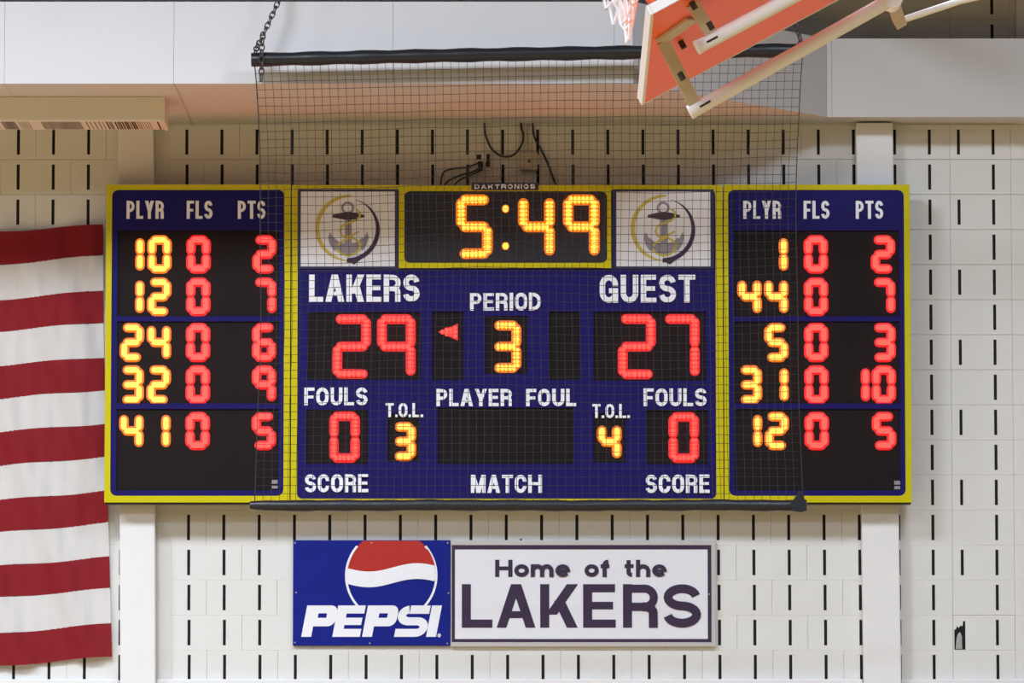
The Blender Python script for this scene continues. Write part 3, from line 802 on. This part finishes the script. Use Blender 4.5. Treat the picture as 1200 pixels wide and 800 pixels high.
# ------------------------------------------------------------------ air unit under the soffit
DVF = solve_d(113.5, ZS); vb = PZ(142.0, DVF); DVB = solve_d(152.0, vb)
vx1 = PX(190.3, 128, DVF); vx0 = PX(-250, 128, DVF)
vu = empty('air_unit', ((vx0 + vx1) / 2, -(DVF + DVB) / 2, vb)); tag(vu, 'long beige air unit with slotted underside fixed below the white soffit', 'vent')
m = MB(); m.box(vx0, -DVF, vb, vx1, -DVB, ZS + 0.002); o = m.build('housing', M['vent'], vu)
bv = o.modifiers.new('bevel', 'BEVEL'); bv.width = 0.006; bv.segments = 2
m = MB(); m.box(vx1 - 0.01, -DVF - 0.003, vb - 0.003, vx1 + 0.012, -DVB + 0.003, ZS + 0.001); m.build('end_cap', M['vent'], vu)
m = MB(); rnd = random.Random(7)
for xa, xb, n, wd in ((-60, -30, 9, .008), (0, 17, 8, .007), (20, 33, 5, .003), (47, 66, 9, .005), (66, 94, 12, .006), (98, 122, 5, .004), (123, 131, 3, .008), (133, 158, 9, .009), (159, 176, 6, .004), (182, 187, 1, .011)):
    for i in range(n):
        px = xa + (xb - xa) * (i + 0.5) / n + rnd.uniform(-.4, .4); x = PX(px, 146, DVF)
        ww = wd * rnd.uniform(.6, 1.2); m.box(x - ww / 2, -DVF + 0.02, vb - 0.0015, x + ww / 2, -DVB - 0.03, vb + 0.01)
o = m.build('slots', M['vent_dark'], vu); o['kind'] = 'stuff'

# ------------------------------------------------------------------ wiring over the scoreboard
def cable(label, pts, r=0.006):
    P = [P3(x, y, d) for x, y, d in pts]; out = []
    for i in range(len(P) - 1):     # Catmull-Rom
        p0, p1, p2, p3 = P[max(i - 1, 0)], P[i], P[i + 1], P[min(i + 2, len(P) - 1)]
        for k in range(6):
            t = k / 6
            out.append(0.5 * ((2 * p1) + (p2 - p0) * t + (2 * p0 - 5 * p1 + 4 * p2 - p3) * t * t + (3 * p1 - p0 - 3 * p2 + p3) * t ** 3))
    out.append(P[-1]); m = MB(); m.tube(out, r, 8)
    return tag(m.build('electric_cable', M['cable']), label, 'cable')
cable('black cable hanging in a loop below the soffit above the outlet', [(567.5, 143, .03), (569, 158, .03), (576, 174, .03), (588, 183, .03), (601, 182, .03), (610, 172, .03), (613.5, 160, .03), (611, 150, .03), (610.5, 143, .03)])
cable('black cable running from the soffit past the junction box down to scoreboard', [(624, 143, .02), (626, 160, .02), (633, 173, .02), (639, 185, .02), (644, 197, .02), (648, 208, .02), (652, 217.5, .02)])
cable('upper black cord arching from the outlet plug to the scoreboard top', [(560, 191, .045), (548, 196, .04), (532, 197.5, .03), (521, 201, .03), (517.5, 209, .03), (516.5, 218, .03)], 0.0055)
cable('lower black cord running from the outlet plug to the scoreboard top', [(562, 197, .045), (552, 202, .04), (540, 205, .03), (531, 209, .05), (524, 213, .05), (521, 218, .05)], 0.0055)
cable('short black cord sagging from outlet plug straight to the scoreboard', [(564, 199, .07), (553, 204.5, .07), (543, 208.5, .07), (536, 213, .07), (532, 218, .07)], 0.005)
ot = empty('power_outlet', P3(566, 199, 0.005)); tag(ot, 'small metal power outlet with two black plugs above the clock', 'outlet')
def bb(mb, x0, y0, x1, y1, d0, d1, mi=0):
    mb.box(PX(x0, y1, d1), -d1, PZ(y1, d1), PX(x1, y1, d1), -d0, PZ(y0, d1), mi)
m = MB(); bb(m, 557, 179, 575.5, 199.5, .0035, .03); o = m.build('outlet_box', M['outlet'], ot); bv = o.modifiers.new('b', 'BEVEL'); bv.width = .006; bv.segments = 2
for x0, y0, x1, y1 in ((560, 188.5, 566, 199), (570, 180, 574, 189), (569, 189, 574, 195)):
    m = MB(); bb(m, x0, y0, x1, y1, .028, .055); o = m.build('plug', M['cable'], ot); bv = o.modifiers.new('b', 'BEVEL'); bv.width = .006; bv.segments = 2
m = MB(); bb(m, 558.5, 181, 564, 187, .028, .034); m.build('socket', M['brown'], ot)
jb = empty('junction_box', P3(629, 200, 0.005)); tag(jb, 'square beige junction box on block wall above the scoreboard', 'junction box')
m = MB(); bb(m, 609.5, 178, 630, 199.5, .0035, .05); o = m.build('box', M['box'], jb); bv = o.modifiers.new('b', 'BEVEL'); bv.width = .005; bv.segments = 2
m = MB(); bb(m, 610.8, 179.3, 628.8, 198.3, .048, .055); m.build('cover', M['box'], jb)
m = MB(); bb(m, 619, 186.5, 621.5, 190.5, .053, .058); m.build('knockout', M['bolt'], jb)
m = MB(); m.tube([P3(616.5, 179, .022), P3(616.5, 144, .022)], .011, 10); m.build('conduit', M['box'], jb)

# ------------------------------------------------------------------ protective net in front of the board
DN = D1 + 0.16
sn = empty('safety_net', P3(620, 600, DN)); tag(sn, 'black mesh safety net on two black bars hanging in front of scoreboard', 'net')
def wobble(px): return 0.5 * math.sin(px * 0.021) + 0.35 * math.sin(px * 0.057 + 1)
def ybar(px): return 70.5 - (px - 296) * 0.0172 - 1.2 * math.sin(math.pi * (px - 296) / 645)
tp = [P3(px, ybar(px) - 0.5, DN) for px in [294.5 + 645.0 * i / 40 for i in range(41)]]
m = MB(); m.tube(tp, 0.041, 14, rads=[0.038 + 0.003 * math.sin(i * 1.7) for i in range(41)]); m.build('top_bar', M['vinyl'], sn)
bp_ = [(293.0 + 652.0 * i / 40) for i in range(41)]
m = MB()
m.tube([P3(px, 592.0 + wobble(px) * .6, DN) for px in bp_], 0.031, 14, rads=[0.022 + 0.009 * min(1, i / 2) + 0.0022 * math.sin(i * 2.1) for i in range(41)])
m.build('bottom_bar', M['vinyl'], sn)
# sleeve flap gathered up at the bar's end
m = MB(); fpts = [(926, 590), (933, 581), (936, 574), (941.5, 577), (943, 585), (945.5, 595), (940, 600), (930, 599)]
fv = [P3(x, y, DN + 0.035) for x, y in fpts] + [P3(x, y, DN - 0.02) for x, y in fpts]; n = len(fpts)
m.add(fv, [list(range(n - 1, -1, -1)), list(range(n, 2 * n))] + [(i, (i + 1) % n, (i + 1) % n + n, i + n) for i in range(n)])
m.build('sleeve_end', M['vinyl'], sn)
def hem_l(y): return 298.5 + 7.0 * math.sin(math.pi * min(1, max(0, (y - 78) / 512.0)) ** 0.75) if y < 590 else 298
def hem_r(y): return 941.0 - 7.5 * math.sin(math.pi * min(1, max(0, (y - 62) / 530.0)) ** 0.75)
NXn, NYn = 67, 53
def net_pt(i, j):
    s = i / NXn; t = j / NYn
    ytop = ybar(296 + 645 * s) + 6; ybt = 588.0
    y = ytop + (ybt - ytop) * t
    x = hem_l(y) * (1 - s) + hem_r(y) * s
    env = math.sin(math.pi * t)
    x += env * (0.9 * math.sin(j * 0.23 + i * 0.11) + 0.5 * math.sin(i * 0.7 + j * .05))
    y += (1.5 * math.sin(i * 0.13 + j * 0.05) * env + 0.6 * math.sin(i * .5 + j * 0.9)) * min(1, 4 * (1 - t), 4 * t + .1)
    return P3(x, y, DN + 0.02 * env * math.sin(i * .17 + 1))
m = MB()
G = [[net_pt(i, j) for j in range(NYn + 1)] for i in range(NXn + 1)]
for i in range(NXn + 1):
    m.tube(G[i], 0.0034 if i in (0, NXn) else 0.0015, 4, caps=False, smooth=False)
for j in range(1, NYn):
    m.tube([G[i][j] for i in range(NXn + 1)], 0.0015, 4, caps=False, smooth=False)
o = m.build('netting', M['cord'], sn); o['kind'] = 'stuff'
def chain(pts, links):
    m = MB(); P = [Vector(p) for p in pts]
    seg = [(P[i + 1] - P[i]).length for i in range(len(P) - 1)]; tot = sum(seg)
    for k in range(links):
        s = tot * (k + .5) / links; i = 0
        while s > seg[i] and i < len(seg) - 1: s -= seg[i]; i += 1
        c = P[i] + (P[i + 1] - P[i]) * (s / seg[i]); t = (P[i + 1] - P[i]).normalized()
        a = t.cross(Vector((0, 1, 0))); a.normalize(); b_ = t.cross(a)
        wv = a if k % 2 == 0 else (a * 0.5 + b_ * .85)
        hl = tot / links * 0.72
        loop = [c + t * hl * math.cos(q * math.pi / 5) + wv * 0.013 * math.sin(q * math.pi / 5) for q in range(11)]
        m.tube(loop, 0.0045, 5, caps=False)
    return m.build('chain', M['chain'], sn)
chain([Vector((PX(331, -28, DN), -DN, ZB + 0.07)), P3(327, 0, DN + .01), P3(308, 42, DN + .05), P3(306.5, 62, DN + .055), P3(306.5, 84, DN + .05), P3(306, 94, DN + .05)], 26)
chain([P3(309, 42, DN + .045), P3(301, 54, DN + .02), P3(299, 63, DN)], 6)
chain([Vector((PX(925, -28, DN), -DN, ZB + 0.07)), P3(929, 0, DN + .01), P3(933, 28, DN + .03), P3(938, 47, DN + .03), P3(938, 62, DN + .045)], 20)

# ------------------------------------------------------------------ basketball goal folded up under the roof
DA = 10.0
A = P3(765.5, 16.5, DA)
def bis(fn, lo, hi):
    for _ in range(60):
        md = (lo + hi) / 2
        if (fn(lo) > 0) == (fn(md) > 0): lo = md
        else: hi = md
    return (lo + hi) / 2
UL, VL = 1.37, 1.07
dB_ = bis(lambda d: (P3(755.0, 121.0, d) - A).length - UL, DA - 3.0, DA)
B = P3(755.0, 121.0, dB_)
dC = bis(lambda d: (P3(980.0, 0.5, d) - B).dot(A - B), dB_ - 2.0, dB_ + 2.0)
C = P3(980.0, 0.5, dC)
U = (A - B).normalized(); V = (C - B).normalized()
Nn = U.cross(V).normalized()
if Nn.dot(CAMP - B) < 0: Nn = -Nn
hoop = empty('basketball_goal', B + V * 0.5 + U * 0.6); tag(hoop, 'folded-up basketball goal with orange backboard back and cream tube arms', 'basketball goal')
def slab(mb, o_, u0, u1, v0, v1, n0, n1, mi=0):
    lo = [o_ + U * a + V * c + Nn * n0 for a, c in ((u0, v0), (u1, v0), (u1, v1), (u0, v1))]
    hi = [p + Nn * (n1 - n0) for p in lo]
    mb.hexa(lo, hi, mi)
m = MB(); slab(m, B, 0.002, UL - 0.002, 0.002, VL - 0.002, -0.036, 0.0); m.build('backboard', M['orange'], hoop)
m = MB()
e_ = 0.012
slab(m, B, -e_, UL + e_, -e_, 0.002, -0.04, 0.001); slab(m, B, -e_, UL + e_, VL - 0.002, VL + e_, -0.04, 0.001)
slab(m, B, -e_, 0.002, 0.0, VL, -0.04, 0.001); slab(m, B, UL - 0.002, UL + e_, 0.0, VL, -0.04, 0.001)
m.build('board_edging', M['board_edge'], hoop)
# arms: two long tubes lying along the board, held off it by bent flat brackets
def on_board(px, py, off=0.0): return ray_plane(px, py, B + Nn * off, Nn)
def tube_arm(px, py, qx, qy, off, ext, r):
    a = on_board(px, py, off); c = on_board(qx, qy, off); d = (c - a).normalized()
    m = MB(); m.tube([a, a + d * ((c - a).length + ext)], r, 18); m.build('tube_arm', M['tube'], hoop)
    m = MB(); m.tube([a - d * 0.004, a + d * 0.012], r * 1.06, 18); m.build('tube_cap', M['tube'], hoop)
    return a, d
O2, O1 = 0.27, 0.145
a2, d2 = tube_arm(809, 131.5, 1040, 2, O2, 0.05, 0.029)
a1, d1_ = tube_arm(817, 55.5, 922, 0, O1, 0.9, 0.029)
def flat_bar(p, q, wv, wd, th=0.012):
    t = (q - p).normalized(); w_ = (wv - t * wv.dot(t)).normalized(); n_ = t.cross(w_)
    m = MB()
    def c4(o_): return [o_ + w_ * s * wd / 2 + n_ * k * th / 2 for s, k in ((-1, -1), (1, -1), (1, 1), (-1, 1))]
    m.hexa(c4(p), c4(q)); return m
f2 = on_board(777, 48); f2b = f2 + V * 0.0
flat_bar(f2, a2 + d2 * 0.03, V, 0.052).build('bracket', M['bracket'], hoop)
f1 = on_board(811, 4)
flat_bar(f1, a1 + d1_ * 0.08, V, 0.052).build('bracket', M['bracket'], hoop)
m = flat_bar(on_board(775, 48, .008), on_board(812, 22, .008), Nn.cross(V), 0.12); m.build('bracket_foot', M['bracket'], hoop)
for px, py, off in ((800, 53, .02), (813, 7, .03), (799, 90, .17), (833, 31, .12)):
    p = on_board(px, py, off); m = MB(); m.tube([p - Nn * .02, p + Nn * .014], .013, 6, smooth=False); m.build('bolt', M['bolt'], hoop)
for a_, d_ in ((a2, d2), (a1, d1_)):
    p = a_ + d_ * 0.07; k = (CAMP - p).normalized(); s_ = d_
    m = MB(); m.tube([p + k * .029 - s_ * .025, p + k * .031 + s_ * .025], .0045, 6); m.build('slot_mark', M['bolt'], hoop)
# joint, stay and hanger pipe
j2 = on_board(1046, 1, O2)
m = MB(); m.tube([j2 - Vector((0, 0.07, 0)), j2 + Vector((0, 0.07, 0))], .038, 14); m.build('joint', M['tube'], hoop)
k0 = on_board(1049, 13, O2); k1 = on_board(1054.5, 27, O2); k2 = P3(1192, -14, (-k1.y))
flat_bar(j2, k1, d2, 0.047, .042).build('clevis', M['bracket'], hoop)
m = MB(); m.tube([k1, P3(1062, 22, -k1.y), P3(1125, 1.0, -k1.y), k2], .0145, 12); m.build('stay_rod', M['tube'], hoop)
top = 9.6
m = MB(); m.tube([j2, Vector((j2.x + .25, j2.y, top))], .035, 12); m.build('hanger_pipe', M['tube'], hoop)
m = MB(); m.tube([k2, Vector((k2.x + .1, k2.y, top))], .03, 12); m.build('hanger_pipe', M['tube'], hoop)
e1 = a1 + d1_ * ((on_board(922, 0, O1) - a1).length + 0.88)
m = MB(); m.tube([e1, Vector((e1.x + .15, e1.y, top))], .035, 12); m.build('hanger_pipe', M['tube'], hoop)
# rim and net on the playing side
rc = B + U * (UL / 2) + V * 0.13 - Nn * (0.036 + 0.26 + 0.23)
m = MB(); rimpts = [rc + U * 0.2286 * math.cos(q * math.pi / 18) + Nn * 0.2286 * math.sin(q * math.pi / 18) for q in range(37)]
m.tube(rimpts, 0.009, 8, caps=False); m.build('rim', M['rim'], hoop)
m = MB(); slab(m, B + U * (UL / 2), -0.07, 0.07, 0.07, 0.19, -0.04, -0.055)
lo = B + U * (UL / 2) + V * 0.13
m.hexa([lo + U * s - Nn * .05 + V * k for s, k in ((-.06, -.006), (.06, -.006), (.06, .006), (-.06, .006))], [lo + U * s - Nn * .30 + V * k for s, k in ((-.06, -.006), (.06, -.006), (.06, .006), (-.06, .006))])
m.build('rim_plate', M['rim'], hoop)
m = MB(); NS = 12; rows = []
NETH = 0.31
for j in range(7):
    t = j / 6; ring_ = []
    for i in range(NS):
        an = 2 * math.pi * (i + 0.5 * (j % 2)) / NS
        full = rc + U * 0.2286 * math.cos(an) + Nn * 0.2286 * math.sin(an)
        p = rc + (full - rc) * (1 - 0.45 * t) + Vector((0, 0, -1)) * NETH * t * (1 + .1 * math.sin(i * 2.2))
        ring_.append(p)
    rows.append(ring_)
for j in range(6):
    for i in range(NS):
        m.tube([rows[j][i], rows[j + 1][i]], .006, 5, caps=False)
        m.tube([rows[j][i], rows[j + 1][(i - 1) % NS if j % 2 == 0 else (i + 1) % NS]], .006, 5, caps=False)
o = m.build('hoop_net', M['net_white'], hoop)

bpy.context.view_layer.update()
